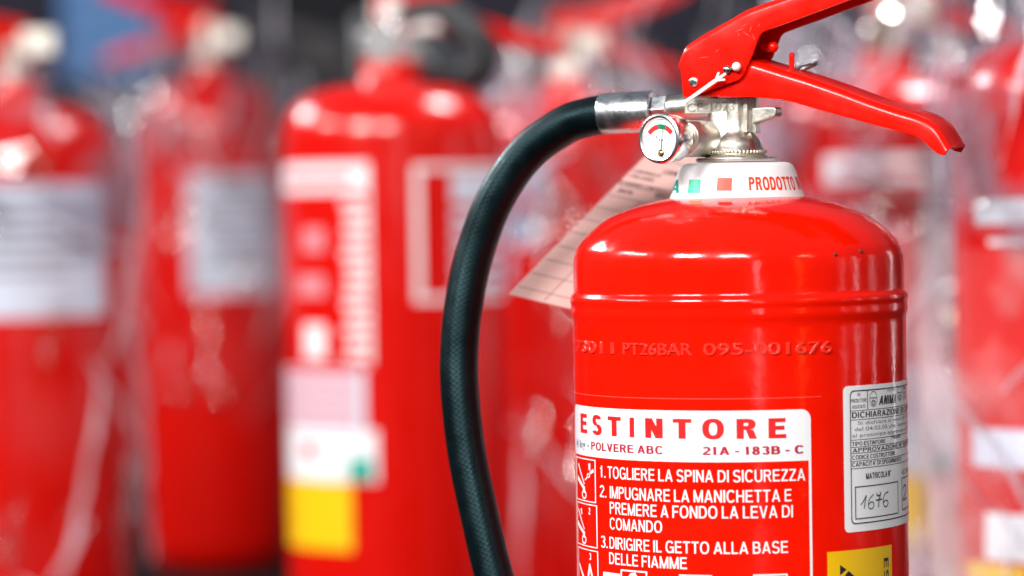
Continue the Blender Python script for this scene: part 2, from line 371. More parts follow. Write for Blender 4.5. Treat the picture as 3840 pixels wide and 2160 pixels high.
def place_text(mb, body, box, mapf, m, bold=0.0, shear=0.0, step=None, off=0.0, extrude=0.0, bev=0.0, rise=1.0, vert=False):
    """box = (s0, t0, s1, t1): text from s0 to s1, baseline t0, capital height up to t1; vert: reads downwards"""
    vs, fs = text2d(body, bold, shear, extrude, bev)
    if not vs: return
    xs = [v[0] for v in vs]; x0, x1 = min(xs), max(xs); c0, c1 = capspan(bold, not extrude and is_own(body))
    s0, t0, s1, t1 = box; out = []
    for x, y, z in vs:
        a = (x - x0) / (x1 - x0); b = (y - c0) / (c1 - c0)
        if vert: out.append((s0 + (s1 - s0) * b, t1 + (t0 - t1) * a, z * rise))
        else: out.append((s0 + (s1 - s0) * a, t0 + (t1 - t0) * b, z * rise))
    emit(mb, out, fs, mapf, m, step, off)
def emit(mb, vs, fs, mapf, m, step=None, off=0.0):
    if step:
        bm = bmesh.new(); bv = [bm.verts.new(v) for v in vs]
        for f in fs:
            try: bm.faces.new([bv[i] for i in f])
            except ValueError: pass
        lo = min(v[0] for v in vs); hi = max(v[0] for v in vs); k = math.floor(lo / step) + 1
        while k * step < hi:
            bmesh.ops.bisect_plane(bm, geom=bm.verts[:] + bm.edges[:] + bm.faces[:], plane_co=(k * step, 0, 0), plane_no=(1, 0, 0), dist=1e-7); k += 1
        bm.verts.index_update(); vs = [tuple(v.co) for v in bm.verts]; fs = [[v.index for v in f.verts] for f in bm.faces]; bm.free()
    mb.add([mapf(v[0], v[1], v[2] + off) for v in vs], fs, m)
def rrect(s0, t0, s1, t1, rs, rt, n=5, corners=(1, 1, 1, 1)):
    P = []
    for ci, (cx, cy, a0) in enumerate(((s0 + rs, t0 + rt, 180), (s1 - rs, t0 + rt, 270), (s1 - rs, t1 - rt, 0), (s0 + rs, t1 - rt, 90))):
        if not corners[ci]:
            P.append(((s0, t0), (s1, t0), (s1, t1), (s0, t1))[ci]); continue
        for k in range(n + 1):
            a = R_(a0 + 90 * k / n); P.append((cx + rs * math.cos(a), cy + rt * math.sin(a)))
    return P
def poly(mb, pts, mapf, m, step=None, off=0.0):
    emit(mb, [(p[0], p[1], 0) for p in pts], [list(range(len(pts)))], mapf, m, step, off)
def rect(mb, s0, t0, s1, t1, mapf, m, step=None, off=0.0): poly(mb, [(s0, t0), (s1, t0), (s1, t1), (s0, t1)], mapf, m, step, off)
def frame(mb, s0, t0, s1, t1, ws, wt, mapf, m, step=None, off=0.0):
    rect(mb, s0, t0, s1, t0 + wt, mapf, m, step, off); rect(mb, s0, t1 - wt, s1, t1, mapf, m, step, off)
    rect(mb, s0, t0 + wt, s0 + ws, t1 - wt, mapf, m, step, off); rect(mb, s1 - ws, t0 + wt, s1, t1 - wt, mapf, m, step, off)
def bar(mb, a, b, w0, w1, mapf, m, step=None, off=0.0, asp=1.0):
    ax, ay = a; bx, by = b; dx, dy = (bx - ax) / asp, by - ay; L = math.hypot(dx, dy) or 1; nx, ny = -dy / L * asp, dx / L
    poly(mb, [(ax - nx * w0, ay - ny * w0), (bx - nx * w1, by - ny * w1), (bx + nx * w1, by + ny * w1), (ax + nx * w0, ay + ny * w0)], mapf, m, step, off)
def oval(mb, c, rs, rt, mapf, m, step=None, off=0.0, n=20):
    poly(mb, [(c[0] + rs * math.cos(2 * math.pi * k / n), c[1] + rt * math.sin(2 * math.pi * k / n)) for k in range(n)], mapf, m, step, off)
def ring2(mb, c, rs, rt, w, mapf, m, off=0.0, n=24, a0=0, a1=360):
    vs = []; fs = []
    for k in range(n + 1):
        a = R_(a0 + (a1 - a0) * k / n)
        for q in (1, 1 - w): vs.append((c[0] + rs * q * math.cos(a), c[1] + rt * q * math.sin(a), 0))
    for k in range(n): fs.append([2 * k, 2 * k + 1, 2 * k + 3, 2 * k + 2])
    emit(mb, vs, fs, mapf, m, None, off)
def cmap(R, cx=0.0, cy=0.0):
    return lambda s, t, o: Vector((cx + (R + o) * math.sin(s), cy - (R + o) * math.cos(s), t))
ST = R_(2.0)

# ------------------------------------------------------------------ setting
mb = MB(); mb.add([(-8, -6, 0), (8, -6, 0), (8, 12, 0), (-8, 12, 0)], [[0, 1, 2, 3]], FLOORM)
o = mb.obj('floor', smooth=False); o['kind'] = 'structure'
WALLM = mat('far_wall', (0.085, 0.08, 0.115), 0.9, spec=0.1, noise_amt=0.25, bscale=3)
mb = MB(); mb.box((0, 9, 2.0), (16, 0.1, 4.0), WALLM); o = mb.obj('backdrop', smooth=False); o['kind'] = 'structure'

# ================================================================== THE CLOSE EXTINGUISHER
main = thing('fire_extinguisher', 'sharp red fire extinguisher with white ESTINTORE label and pressure gauge in the foreground', 'fire extinguisher', (0, 0, 0))
K = 1 / 9538.0
prof_px = [(255, 741), (305, 751), (385, 772), (483, 812), (551, 862), (596, 912), (613, 948), (618, 985), (618.5, 1030), (618.5, 1080)]
top = [(v.x * K, zpx(v.y)) for v in crv(prof_px, 6)]
bead = [(619, 1088), (622, 1093), (628, 1099), (632, 1107), (633, 1116), (632, 1124), (629.5, 1131), (629, 1140), (630, 1152), (630, 1163), (628, 1174), (625, 1184), (623.3, 1194), (623, 1210)]
top += [(a * K, zpx(b)) for a, b in bead]
top += [(RB, zpx(1300)), (RB, zpx(1500)), (RB, zpx(1800)), (RB, zpx(2200)), (RB, 0.075), (RB, 0.016), (RB - 0.003, 0.008), (RB - 0.012, 0.003), (RB - 0.02, 0.0)]
mb = MB(); mb.lathe(top[::-1], RED, 192)
body = mb.obj('body', main, angle=60)
# stamped lettering raised in the paint of the body
mb = MB(); cm = cmap(RB)
th0, zz = cyl(2158, 1310); th1, z1 = cyl(3120, 1324); zb = cyl(2760, 1331)[1]; zt = cyl(2760, 1288)[1]
for word, xa, xb in (('73011', 2165, 2304), ('PT26BAR', 2337, 2598), ('095-001676', 2637, 3118)):
    place_text(mb, word, (cyl(xa, 1310)[0], zb, cyl(xb, 1320)[0], zt), cm, STAMP, bold=-0.002, step=ST, off=0.0001, extrude=0.010, bev=0.022, rise=0.016)
mb.obj('stamped_number', body, angle=50)
# paint chips
mb = MB()
def dome_pt(px, py):
    best = None
    d = ray(px, py)
    for i in range(len(top) - 1):
        for q in (0.25, 0.75):
            r = top[i][0] * (1 - q) + top[i + 1][0] * q; z = top[i][1] * (1 - q) + top[i + 1][1] * q
            a = d.x ** 2 + d.y ** 2; b = 2 * (CAM.x * d.x + CAM.y * d.y); c = CAM.x ** 2 + CAM.y ** 2 - r * r; D = b * b - 4 * a * c
            if D < 0: continue
            p = CAM + d * ((-b - math.sqrt(D)) / (2 * a)); e = abs(p.z - z)
            if best is None or e < best[0]: best = (e, p)
    return best[1]
for px, py, r in ((3131, 955, 9), (3226, 943, 10)): mb.ball(dome_pt(px, py), r * K, mat('chip', (0.10, 0.004, 0.003), 0.6), 10, (1, 0.35, 0.8))
mb.obj('paint_chip', body)

# collar
mb = MB()
cp = [(150, 611), (186, 611), (198, 614), (207, 620), (214, 629), (221, 643), (236, 690), (250, 736), (254, 744), (255, 749), (250, 752)]
cpr = [(a * K, zpx(b)) for a, b in cp]
mb.lathe(cpr[::-1], WHITE, 128); collar = mb.obj('collar', main, angle=50)
# collar print: cone between y 641 and 736
cr0, cz0 = 221 * K, zpx(641); cr1, cz1 = 250 * K, zpx(736)
def cone(s, t, o):
    r = cr0 + (cr1 - cr0) * (t - cz0) / (cz1 - cz0) + o + 0.00012
    return Vector((r * math.sin(s), -r * math.cos(s), t))
def conepx(px, py):
    r = cr0 + (cr1 - cr0) * (zpx(py) - cz0) / (cz1 - cz0)
    return cyl(px, py, r)
mb = MB()
def csq(x0, x1, y0, y1, m, sl):
    a = [conepx(x0 + sl, y0), conepx(x1 + sl * .4, y0), conepx(x1, y1), conepx(x0, y1)]
    poly(mb, a, cone, m, R_(3))
csq(2577, 2625, 673, 724, GREEN, 9); csq(2687, 2744, 667, 715, ORANGE, 4)
z0 = conepx(2850, 713)[1]; z1 = conepx(2850, 663)[1]
s0 = conepx(2808, 690)[0]; s1 = conepx(2978, 690)[0]
place_text(mb, 'PRODOTTO', (s0, z0, s1, z1), cone, ORANGE, bold=0.03, step=R_(3))
place_text(mb, 'IN ITALIA', (s1 + 0.09, z0, s1 + 0.09 + (s1 - s0) * 0.95, z1), cone, ORANGE, bold=0.008, step=R_(3))
z0 = conepx(2540, 724)[1]; z1 = conepx(2540, 674)[1]
place_text(mb, 'IA', (conepx(2523, 700)[0] - .16, z0, conepx(2553, 700)[0], z1), cone, TEAL, bold=0.01, step=R_(3))
mb.obj('collar_print', collar, smooth=False, fix=False)

# ---------------- instruction label
IL = MB(); o1, o2 = 0.00012, 0.00024
def th(px, py=1700): return cyl(px, py)[0]
def zc_(px, py): return cyl(px, py)[1]
L0, L1 = R_(-84.0), th(3040, 1600)
zt = zc_(2780, 1540); zh = zc_(2780, 1733)
poly(IL, rrect(L0, zh, L1, zt, 0.055, 0.0038, corners=(0, 0, 1, 1)), cm, PAPER, ST, o1)
bw = 0.016
zbot = 0.12
rect(IL, L1 - bw, zbot, L1 - 0.0003, zh - 0.00002, cm, INKW, ST, o1); rect(IL, L0, zbot, L0 + bw * 1.2, zh - 0.00002, cm, INKW, ST, o1)
b0, b1 = zc_(2690, 1646), zc_(2690, 1571)
for ch, xa, xb in (('E', 152, 198), ('S', 236, 301), ('T', 345, 438), ('I', 500, 533), ('N', 611, 736), ('T', 808, 941), ('O', 1017, 1173), ('R', 1262, 1408), ('E', 1490, 1616)):
    place_text(IL, ch, (th(2100 + xa / 1.907, 1610), b0, th(2100 + xb / 1.907, 1610), b1), cm, INKRED, bold=0.040, step=ST, off=o2)
b0, b1 = zc_(2740, 1706), zc_(2740, 1675)
def tline(mbx, body, xa, xb, b0, b1, m, bold=0.0, ref=1800, **k): place_text(mbx, body, (th(xa, ref), b0, th(xb, ref), b1), cm, m, bold=bold, step=ST, off=o2, **k)
tline(IL, '4 kg', 2164, 2197, b0, b1, INKG, 0.015, 1680)
tline(IL, '- POLVERE ABC', 2205, 2487, b0, b1, INKDK, 0.022, 1690)
tline(IL, '21A - 183B - C', 2635, 3013, b0, b1, INKDK, 0.028, 1690)
CB = -0.004
def iline(body, xa, xb, yb, yt, xr):
    tline(IL, body, xa, xb, zc_(xr, yb), zc_(xr, yt), INKW, CB, yb)
iline('1.', 2253, 2273, 1808, 1763, 2680); iline('TOGLIERE LA SPINA DI SICUREZZA', 2281, 3019, 1808, 1763, 2680)
iline('2.', 2252, 2276, 1884, 1838, 2680); iline('IMPUGNARE LA MANICHETTA E', 2289, 2968, 1884, 1838, 2680)
iline('PREMERE A FONDO LA LEVA DI', 2289, 2973, 1944, 1898, 2680)
iline('COMANDO', 2289, 2484, 1998, 1954, 2484)
iline('3.', 2256, 2281, 2077, 2032, 2680); iline('DIRIGIRE IL GETTO ALLA BASE', 2288, 2955, 2077, 2032, 2680)
iline('DELLE FIAMME', 2287, 2577, 2134, 2090, 2575)
# pictogram boxes, with bars and hands
def P_(x, y): return cyl(2100 + x / 2.84, 1650 + y / 2.84)
def pbox(xa, xb, ya, yb):
    frame(IL, th(2100 + xa / 2.84, 1800), zc_(2234, 1650 + yb / 2.84), th(2100 + xb / 2.84, 1800), zc_(2234, 1650 + ya / 2.84), 0.011, 0.0004, cm, INKW, ST, o2)
pbox(186, 386, 212, 672); pbox(188, 396, 694, 1152); pbox(192, 400, 1180, 1640)
AS = 1 / 0.065
def pb(a, b, w0, w1): bar(IL, P_(*a), P_(*b), w0 * 0.001, w1 * 0.001, cm, INKW, ST, o2, AS)
def num(ch, x, y): 
    s, t = P_(x, y); place_text(IL, ch, (s - 0.013, t - 0.0013, s + 0.013, t + 0.0013), cm, INKW, bold=0.03, step=ST, off=o2)
num('1', 318, 285); num('2', 320, 757); num('3', 328, 1240)
for dy, extra in ((0, 1), (478, 0)):
    pb((204, 250 + dy), (266, 470 + dy), .55, .35); pb((198, 395 + dy), (262, 510 + dy), .95, .75); pb((262, 490 + dy), (262, 560 + dy), 1.0, 1.2)
    s, t = P_(263, 580 + dy); ring2(IL, (s, t), 0.040, 0.0018, 0.38, cm, INKW, o2)
    if extra:
        s, t = P_(308, 378); ring2(IL, (s, t), 0.022, 0.0009, 0.5, cm, INKW, o2); pb((270, 425), (296, 398), .3, .3); pb((322, 355), (362, 325), .5, .7)
    else: pb((232, 728), (240, 790), .9, .55)
pb((214, 1310), (262, 1470), .6, .8); pb((322, 1320), (306, 1480), .5, .9); pb((322, 1320), (352, 1480), .5, .9)
# class boxes at the bottom of the visible label
def ibox(xa, xb, ya, filled):
    s0_, s1_, t1_ = th(xa, 2140), th(xb, 2140), zc_((xa + xb) / 2, ya)
    if filled: rect(IL, s0_, t1_ - 0.024, s1_, t1_, cm, PAPER, ST, o2)
    else: frame(IL, s0_, t1_ - 0.024, s1_, t1_, 0.011, 0.0006, cm, INKW, ST, o2)
ibox(2264, 2327, 2148, True); ibox(2329, 2428, 2139, False); ibox(2547, 2670, 2156, True); ibox(2824, 2953, 2153, False)
s, t = cyl(2376, 2168); poly(IL, [(s - .05, t - .02), (s + .05, t - .02), (s + .04, t), (s + .015, t + .0022), (s - .02, t + .0018), (s - .045, t)], cm, PAPER, ST, o2)
IL.obj('instruction_label', main, smooth=False, fix=False)
mb = MB(); rect(mb, R_(-88), zc_(2700, 1497), th(3080, 1480), zc_(2700, 1494.5), cm, FILMEDGE, ST, o1); mb.obj('film_edge', main, smooth=False, fix=False)

# ---------------- declaration label on the right
DL = MB()
def q(x, y, c=0): return (3140 + x / 4.83, 1400 + (y / 4.83 if not c else 300 + y / 4.83))
def sx(x, y=1600): return th(3140 + x / 4.83, y)
def tz(y, c=0, x=255): return zc_(*q(x, y, c))
D0 = th(3163.5, 1700); D1 = R_(104); dzt = zc_(3172, 1448.5); dzb = zc_(3180, 1997.5)
poly(DL, rrect(D0, dzb, D1, dzt, 0.032, 0.0021), cm, PAPERC, ST, o1)
S0 = sx(228, 1650); S1 = R_(100)
bt = zc_(3200, 1464); bb = zc_(3206, 1966)
# rounded border line
pts = rrect(S0, bb, S1, bt, 0.03, 0.002); pin = rrect(S0 + .0065, bb + .00045, S1 - .0065, bt - .00045, 0.026, 0.0017)
n_ = len(pts)
for i in range(n_):
    j = (i + 1) % n_; emit(DL, [(*pts[i], 0), (*pts[j], 0), (*pin[j], 0), (*pin[i], 0)], [[0, 1, 2, 3]], cm, INKB, ST, o2)
def hl(y, c=0, w=0.00022, x=240): 
    z = zc_(*q(x, y, c)); rect(DL, S0, z - w / 2, S1, z + w / 2, cm, INKB, ST, o2)
for y, c in ((683, 0), (848, 0), (1213, 0), (1345, 0), (1455, 0), (150, 1), (282, 1)): hl(y, c)
x_ = sx(540); rect(DL, x_, zc_(*q(540, 645)), x_ + 0.006, bt, cm, INKB, ST, o2)
def dt(body, xa, xb, y, h, c=0, m=INKB, bold=0.0, xr=None, **k):
    xr = xa if xr is None else xr
    z0 = zc_(*q(xr, y, c)); z1 = zc_(*q(xr, y - h, c))
    yy = q(0, y, c)[1]
    place_text(DL, body, (th(q(xa, 0)[0], yy), z0, xb if xb < 3 and isinstance(xb, float) else th(q(xb, 0)[0], yy), z1), cm, m, bold=bold, step=ST, off=o2, **k)
dt('IMQ', 355, 410, 412, 55, bold=0.02, m=INKG); dt('PRODUTTORE', 242, 522, 535, 68, bold=0.0); dt('ASSOCIATO', 262, 500, 640, 62, bold=0.005)
dt('ANIMA', 742, 1055, 570, 160, bold=0.035, shear=0.25); dt('ASSOCIATO', 890, 1040, 325, 32, m=INKG)
for cx_, cy_, rs_, rt_ in ((652, 460, 0.037, 0.0030), (1128, 360, 0.045, 0.0029)):
    s, t = sx(cx_), zc_(*q(cx_, cy_)); ring2(DL, (s, t), rs_, rt_, 0.12, cm, INKG, o2); rect(DL, s - rs_ * .8, t + .0001, s + rs_ * .8, t + .0006, cm, INKG, ST, o2)
    ring2(DL, (s, t - .0009), rs_ * .55, rt_ * .5, 0.35, cm, INKG, o2, a0=180, a1=360); rect(DL, s - rs_ * .4, t - .0012, s + rs_ * .4, t - .0004, cm, INKG, ST, o2)
for k in range(3):
    s = sx(1185); t = zc_(*q(1185, 270 + 85 * k)); place_text(DL, ('UNI', 'ISO', 'CEI')[k], (s, t - .0006, s + .09, t + .0006), cm, INKG, bold=0.01, step=ST, off=o2)
dt("DICHIARAZIONE DI CONFORMITA'", 258, R_(97), 815, 108, bold=0.012)
dt('Si dichiara ai sensi del D.M. 07.01', 362, R_(90), 932, 62, m=INKG); dt("del 04.02.05 che l'estintore conforme", 302, R_(93), 1048, 66, m=INKG); dt('al prototipo approvato dal MINISTERO', 262, R_(95), 1162, 66, m=INKG)
dt('TIPO ESTINTORE', 258, 860, 1318, 72, bold=0.008); dt('PWB4EN', 975, 1130, 1190, 68, bold=0.0)
dt('APPROVAZIONE N° 10PI7964403', 268, R_(90), 1435, 72, bold=0.006); dt('CODICE COSTRUTTORE', 262, 1040, 118, 78, 1, bold=0.008); dt("CAPACITA' DI SPEGNIMENTO", 262, 1150, 248, 80, 1, bold=0.008)
dt('MATRICOLA N°', 512, 962, 468, 108, 1, bold=0.016); dt('COSTR.', 1165, R_(97), 380, 80, 1, bold=0.0)
def box2(xa, xb, ya, yb, xr):
    frame(DL, th(q(xa, 0)[0], 1880), zc_(*q(xr, yb, 1)), xb if isinstance(xb, float) else th(q(xb, 0)[0], 1880), zc_(*q(xr, ya, 1)), 0.007, 0.0004, cm, INKB, ST, o2)
box2(315, 1095, 602, 1200, 320); box2(1160, R_(97), 440, 1030, 1160)
# handwriting
def pen(pts, w=0.00022):
    Q = [cyl(*q(x, y, 1)) for x, y in pts]; Q = [tuple(v) for v in crv(Q, 4)]
    for a, b in zip(Q, Q[1:]): bar(DL, a, b, w, w, cm, BIRO, None, o2, 1 / 0.065)
pen([(415, 935), (470, 860), (515, 760), (495, 880), (480, 1000)]); pen([(650, 740), (580, 820), (555, 920), (570, 990), (620, 1000), (655, 940), (635, 880), (590, 890), (560, 930)])
pen([(705, 720), (715, 765), (770, 750), (772, 700), (765, 770), (745, 860), (740, 975)], 0.0003); pen([(690, 850), (740, 840), (800, 825)], 0.0003)
pen([(915, 690), (850, 740), (822, 850), (830, 930), (870, 965), (910, 910), (895, 850), (850, 860), (825, 900)]); pen([(1180, 640), (1205, 570), (1232, 600), (1225, 700), (1180, 840), (1245, 800)], 0.0003)
DL.obj('declaration_label', main, smooth=False, fix=False)

# ---------------- yellow label
YL = MB()
Y0, Y1 = th(3102, 2100), th(3343, 2080); yt = zc_(3110, 2070); yb = 0.17
def yq(x, y): return cyl(3080 + x / 7.576, 1990 + y / 7.576)
rect(YL, Y0, yb, Y1, yt, cm, YEL, ST, o1)
poly(YL, [yq(520, 970), yq(522, 1262), yq(706, 1100)], cm, INKB, ST, o2)
a = yq(762, 1140); poly(YL, [a, (a[0] + 0.09, a[1] - 0.0045), (a[0], a[1] - 0.010), (a[0] - 0.075, a[1] - 0.0045)], cm, INKB, ST, o2)
sa, sb = yq(1760, 800)[0], yq(1892, 800)[0]; t1_ = yq(1825, 768)[1]
place_text(YL, 'ESTINTORE', (sa, t1_ - 0.040, sb, t1_), cm, INKB, bold=0.02, step=ST, off=o2, vert=True)
YL.obj('caution_label', main, smooth=False, fix=False)

# ---------------- valve
A24 = R_(24); DV = Vector((math.cos(A24), -math.sin(A24), 0)); WV = Vector((math.sin(A24), math.cos(A24), 0))
RM = Matrix.Rotation(-A24, 3, 'Z')
def pl(px, py, w):
    """photo pixel on the vertical plane along the handle at depth w"""
    d = ray(px, py); p0 = WV * w; t = (p0 - CAM).dot(WV) / d.dot(WV); return CAM + d * t
mb = MB()
vp = [(150, 607), (152, 604), (152, 594), (149, 591), (118, 590), (112, 584), (104, 580), (106, 572), (104, 562), (98, 556), (93, 540), (84, 522), (72, 508), (60, 496), (56, 470), (55, 440), (55, 372), (30, 366), (1, 366)]
mb.lathe([(a * K, zpx(b)) for a, b in vp], NICKEL, 64)
c_ = DV * -0.0048; mb.lathe([(84 * K, zpx(548)), (78 * K, zpx(528)), (70 * K, zpx(510)), (64 * K, zpx(498)), (62 * K, zpx(430)), (60 * K, zpx(421))], NICKEL, 48, (c_.x, c_.y, 0))
zt_, zb_ = zpx(368), zpx(423)
rot = RM
c = DV * (-0.0082); mb.box((c.x, c.y, (zt_ + zb_) / 2), (0.0224, 0.0108, zt_ - zb_), NICKEL, rot)
# rib and column at the right of the body
for (u0, u1, w0, w1, ya, yb_) in ((0.0048, 0.0066, -0.0052, -0.0005, 366, 498), (0.0030, 0.0090, -0.0015, 0.0030, 366, 500)):
    cc = DV * ((u0 + u1) / 2) + WV * ((w0 + w1) / 2); zz0, zz1 = zpx(yb_), zpx(ya)
    mb.box((cc.x, cc.y, (zz0 + zz1) / 2), (u1 - u0, w1 - w0, zz1 - zz0), NICKEL, rot)
# boss of the gauge
GD = Vector((-math.sin(R_(37)), -math.cos(R_(37)), 0)); GF = at(2471, 519, -0.027)
gb = GF - GD * 0.0180
mb.lathe([(0.0072, -0.014), (0.0072, -0.001), (0.0066, 0.0005), (0.0052, 0.001), (0.0052, 0.0065)], NICKEL, 40, gb, GD)
valve = mb.obj('valve', main, angle=40, bevel=0.0004, fix=True)
mb = MB()
for k in range(46):
    a = 2 * math.pi * k / 46; mb.ball((107 * K * math.cos(a), 107 * K * math.sin(a), zpx(570)), 7.5 * K, NICKEL, 10)
mb.obj('knurled_ring', valve)
# horn
mb = MB(); hw = -0.001
ol = [pl(2830, 404, hw), pl(2915, 402, hw), pl(2922, 408, hw), pl(2922, 430, hw), pl(2916, 438, hw), pl(2830, 466, hw)]
mb.prism([p - WV * 0.0035 for p in ol], WV * 0.007, NICKEL); mb.obj('discharge_horn', valve, angle=40, bevel=0.0005)
# stamp on the block
mb = MB()
fo = WV * (-0.0054)
def blk(s, t, o): return DV * s + WV * (-0.00545 - o) + Vector((0, 0, t))
place_text(mb, 'CE-1073', (-0.0185, zpx(415), 0.0015, zpx(384)), blk, NICKSHADE, bold=0.0, extrude=0.01, bev=0.01, rise=0.02); mb.obj('cast_mark', valve, angle=40)

# ---------------- hose with ferrule
hose_axis = lambda u, z: Vector((DV.x * u, DV.y * u, z))
mb = MB()
za = at(2300, 421, 0.022).z; zb2 = at(2520, 410, 0.012).z
def hx(px, py): return pl(px, py, 0.0)
pf0 = hx(2256, 428); pf1 = hx(2455, 416); ax = (pf1 - pf0); Lf = ax.length; ax.normalize()
mb.lathe([(0.0070, 0.0), (0.0078, 0.0003), (0.0081, 0.0012), (0.0082, Lf * .5), (0.0082, Lf - 0.001), (0.0079, Lf - 0.0002), (0.0060, Lf)], ALU, 20, pf0, ax)
pn = hx(2455, 413); mb.lathe([(0.0040, 0), (0.0059, 0.0001), (0.0062, 0.0006), (0.0062, 0.0062), (0.0059, 0.0066), (0.004, 0.0067)], ALU, 6, pn, ax, a0=0.0)
mb.lathe([(0.0048, 0.0), (0.0050, 0.012), (0.0050, 0.020)], NICKEL, 32, hx(2505, 404), ax)
ferr = mb.obj('ferrule', main, angle=22, bevel=0.0002)
hp = [(2300, 425, .0225), (2262, 429, .0245), (2200, 441, .028), (2117, 470, .032), (1975, 575, .038), (1858, 745, .041), (1780, 950, .042), (1737, 1155, .040), (1722, 1330, .038), (1726, 1491, .035), (1753, 1714, .031), (1800, 1938, .026), (1853, 2160, .021), (1925, 2400, .016), (2010, 2640, .010), (2085, 2900, .004)]
path = [tuple(at(x, y, Y)) for x, y, Y in hp]; path = crv(path, 8)
mb = MB(); mb.tube(path, 0.00785, HOSEM, 40, uvs=(40, 820)); mb.obj('hose', main, angle=60)

# ---------------- gauge
mb = MB(); gq = GD.to_track_quat('Z', 'Y'); GR = 0.00985
mb.lathe([(0.0055, -0.0122), (0.0082, -0.0115), (0.0090, -0.0100), (0.0090, -0.0032), (0.0098, -0.0026), (GR, -0.0012), (GR - 0.0004, 0.0), (GR - 0.0012, 0.0004), (GR - 0.0019, 0.0001), (GR - 0.0023, -0.0006), (GR - 0.0026, -0.0016)], CHROME, 64, GF, GD)
gauge = mb.obj('pressure_gauge', main, angle=30)
gx = Vector((math.cos(R_(37)), -math.sin(R_(37)), 0)); gz = Vector((0, 0, 1))
tiltm = R_(-4)
def gm(s, t, o):
    s2, t2 = s * math.cos(tiltm) - t * math.sin(tiltm), s * math.sin(tiltm) + t * math.cos(tiltm)
    return GF + gx * s2 + gz * t2 + GD * (o - 0.0012)
mb = MB(); oval(mb, (0, 0), GR - 0.0025, GR - 0.0025, gm, DIAL, None, 0, 48)
pc = (0.0005, -0.0026); r0, r1 = 0.0062, 0.0082
pc = (0.0, -0.0030)
for a0, a1, m in ((142, 102, DRED), (102, 72, DGREEN), (72, 44, DRED)):
    vs = []; fs = []; n = 12
    for k in range(n + 1):
        a = R_(a0 + (a1 - a0) * k / n)
        for r in (0.0066, 0.0085): vs.append((pc[0] + r * math.cos(a) * .92, pc[1] + r * math.sin(a), 0))
    for k in range(n): fs.append([2 * k, 2 * k + 1, 2 * k + 3, 2 * k + 2])
    emit(mb, vs, fs, gm, m, None, 0.0001)
for ch, s, t in (('0', -.0045, -.0002), ('1', -.0011, .0024), ('15', .0009, .0023), ('2', .0048, -.0012), ('bar', -.0030, -.0026)): place_text(mb, ch, (s - .0003 * len(ch), t, s + .0004 * len(ch), t + .0008), gm, INKG, off=0.0001)
for s, t in ((-.0019, .0004), (-.0006, -.0006), (.0008, -.0006)): oval(mb, (s, t), .00035, .00035, gm, INKB, None, .0001, 10)
mb.obj('dial', gauge, smooth=False, fix=False)
mb = MB(); bar(mb, (0.0008, .0045), (0.0006, -.0052), .00009, .0002, gm, INKB, None, .0004); oval(mb, (0.0006, -.0056), .0013, .0013, gm, STEEL, None, .0005, 24)
mb.lathe([(0.0008, 0), (0.0008, 0.0004), (0.0004, 0.0007), (1e-5, 0.0007)], BRASS, 20, gm(0.0006, -.0056, .0005), GD); mb.obj('needle', gauge, smooth=False)

# ---------------- carry handle and squeeze lever: bent sheet channels
FW, BW = -0.0112, 0.0112
FWO = FW - 0.0014
TW = Vector((0, 0, 1))
def channel(mb, stations, m, lift=0.0, rc=0.0012, sub=4, span=(FW, BW)):
    lo = [pl(a, b, span[0]) for a, b, _, _ in stations]; up = [pl(c, d, span[0]) for _, _, c, d in stations]
    if sub > 1: lo = crv(lo, sub); up = crv(up, sub)
    Wd = WV * (span[1] - span[0]) + Vector((0, 0, lift)); rows = []
    wn = Wd.normalized()
    for a, b in zip(lo, up):
        dn = (a - b).normalized(); r = [a]
        for k in range(1, 3): r.append(a.lerp(b + dn * rc, k / 3))
        for k in range(5):
            g = R_(90 * k / 4); r.append(b + dn * rc * (1 - math.sin(g)) + wn * rc * (1 - math.cos(g)))
        for k in range(5):
            g = R_(90 * k / 4); r.append(b + Wd + dn * rc * (1 - math.cos(g)) - wn * rc * (1 - math.sin(g)))
        r.append(a + Wd); rows.append(r)
    n = len(rows[0]); vs = [p for r in rows for p in r]
    fs = [[i * n + k, i * n + k + 1, (i + 1) * n + k + 1, (i + 1) * n + k] for i in range(len(rows) - 1) for k in range(n - 1)]
    mb.add(vs, fs, m); return rows
mb = MB()
st = [(2566, 345, 2557, 246), (2566, 352, 2562, 226), (2568, 360, 2570, 204), (2575, 365, 2580, 184), (2600, 363, 2600, 169), (2660, 341, 2640, 143), (2740, 312, 2700, 109), (2776, 297, 2745, 84), (2795, 274, 2775, 66), (2806, 246, 2800, 52), (2816, 226, 2824, 42), (2849, 142, 2862, 28), (2857, 128, 2880, 22), (2872, 117, 2905, 14), (2920, 99, 2960, -5), (3060, 48, 3090, -52), (3250, -23, 3280, -122), (3500, -118, 3530, -214), (3640, -170, 3650, -252), (3690, -196, 3690, -245)]
channel(mb, st, REDH, lift=0.0004, sub=3, rc=0.0016)
handle = mb.obj('carry_handle', main, angle=50, solid=0.0015, offset=1, bevel=0.0003)
mb = MB()
W1, W2 = -0.0092, 0.0092
sl = [(2600, 362, 2600, 300), (2700, 363, 2700, 270), (2790, 364, 2790, 243), (2813, 364, 2815, 240), (2870, 368, 2876, 258), (2950, 377, 2960, 284), (3014, 394, 3030, 305), (3120, 424, 3150, 346), (3228, 454, 3270, 391), (3330, 481, 3375, 426), (3399, 499, 3440, 445), (3442, 513, 3480, 464), (3470, 532, 3508, 487), (3495, 557, 3530, 520), (3521, 577, 3546, 547), (3545, 583, 3556, 562)]
channel(mb, sl, REDH, lift=0.0013, sub=3, rc=0.0016, span=(-0.0092, 0.0112))
mb.obj('squeeze_lever', main, angle=50, solid=0.0014, offset=1, bevel=0.0003)
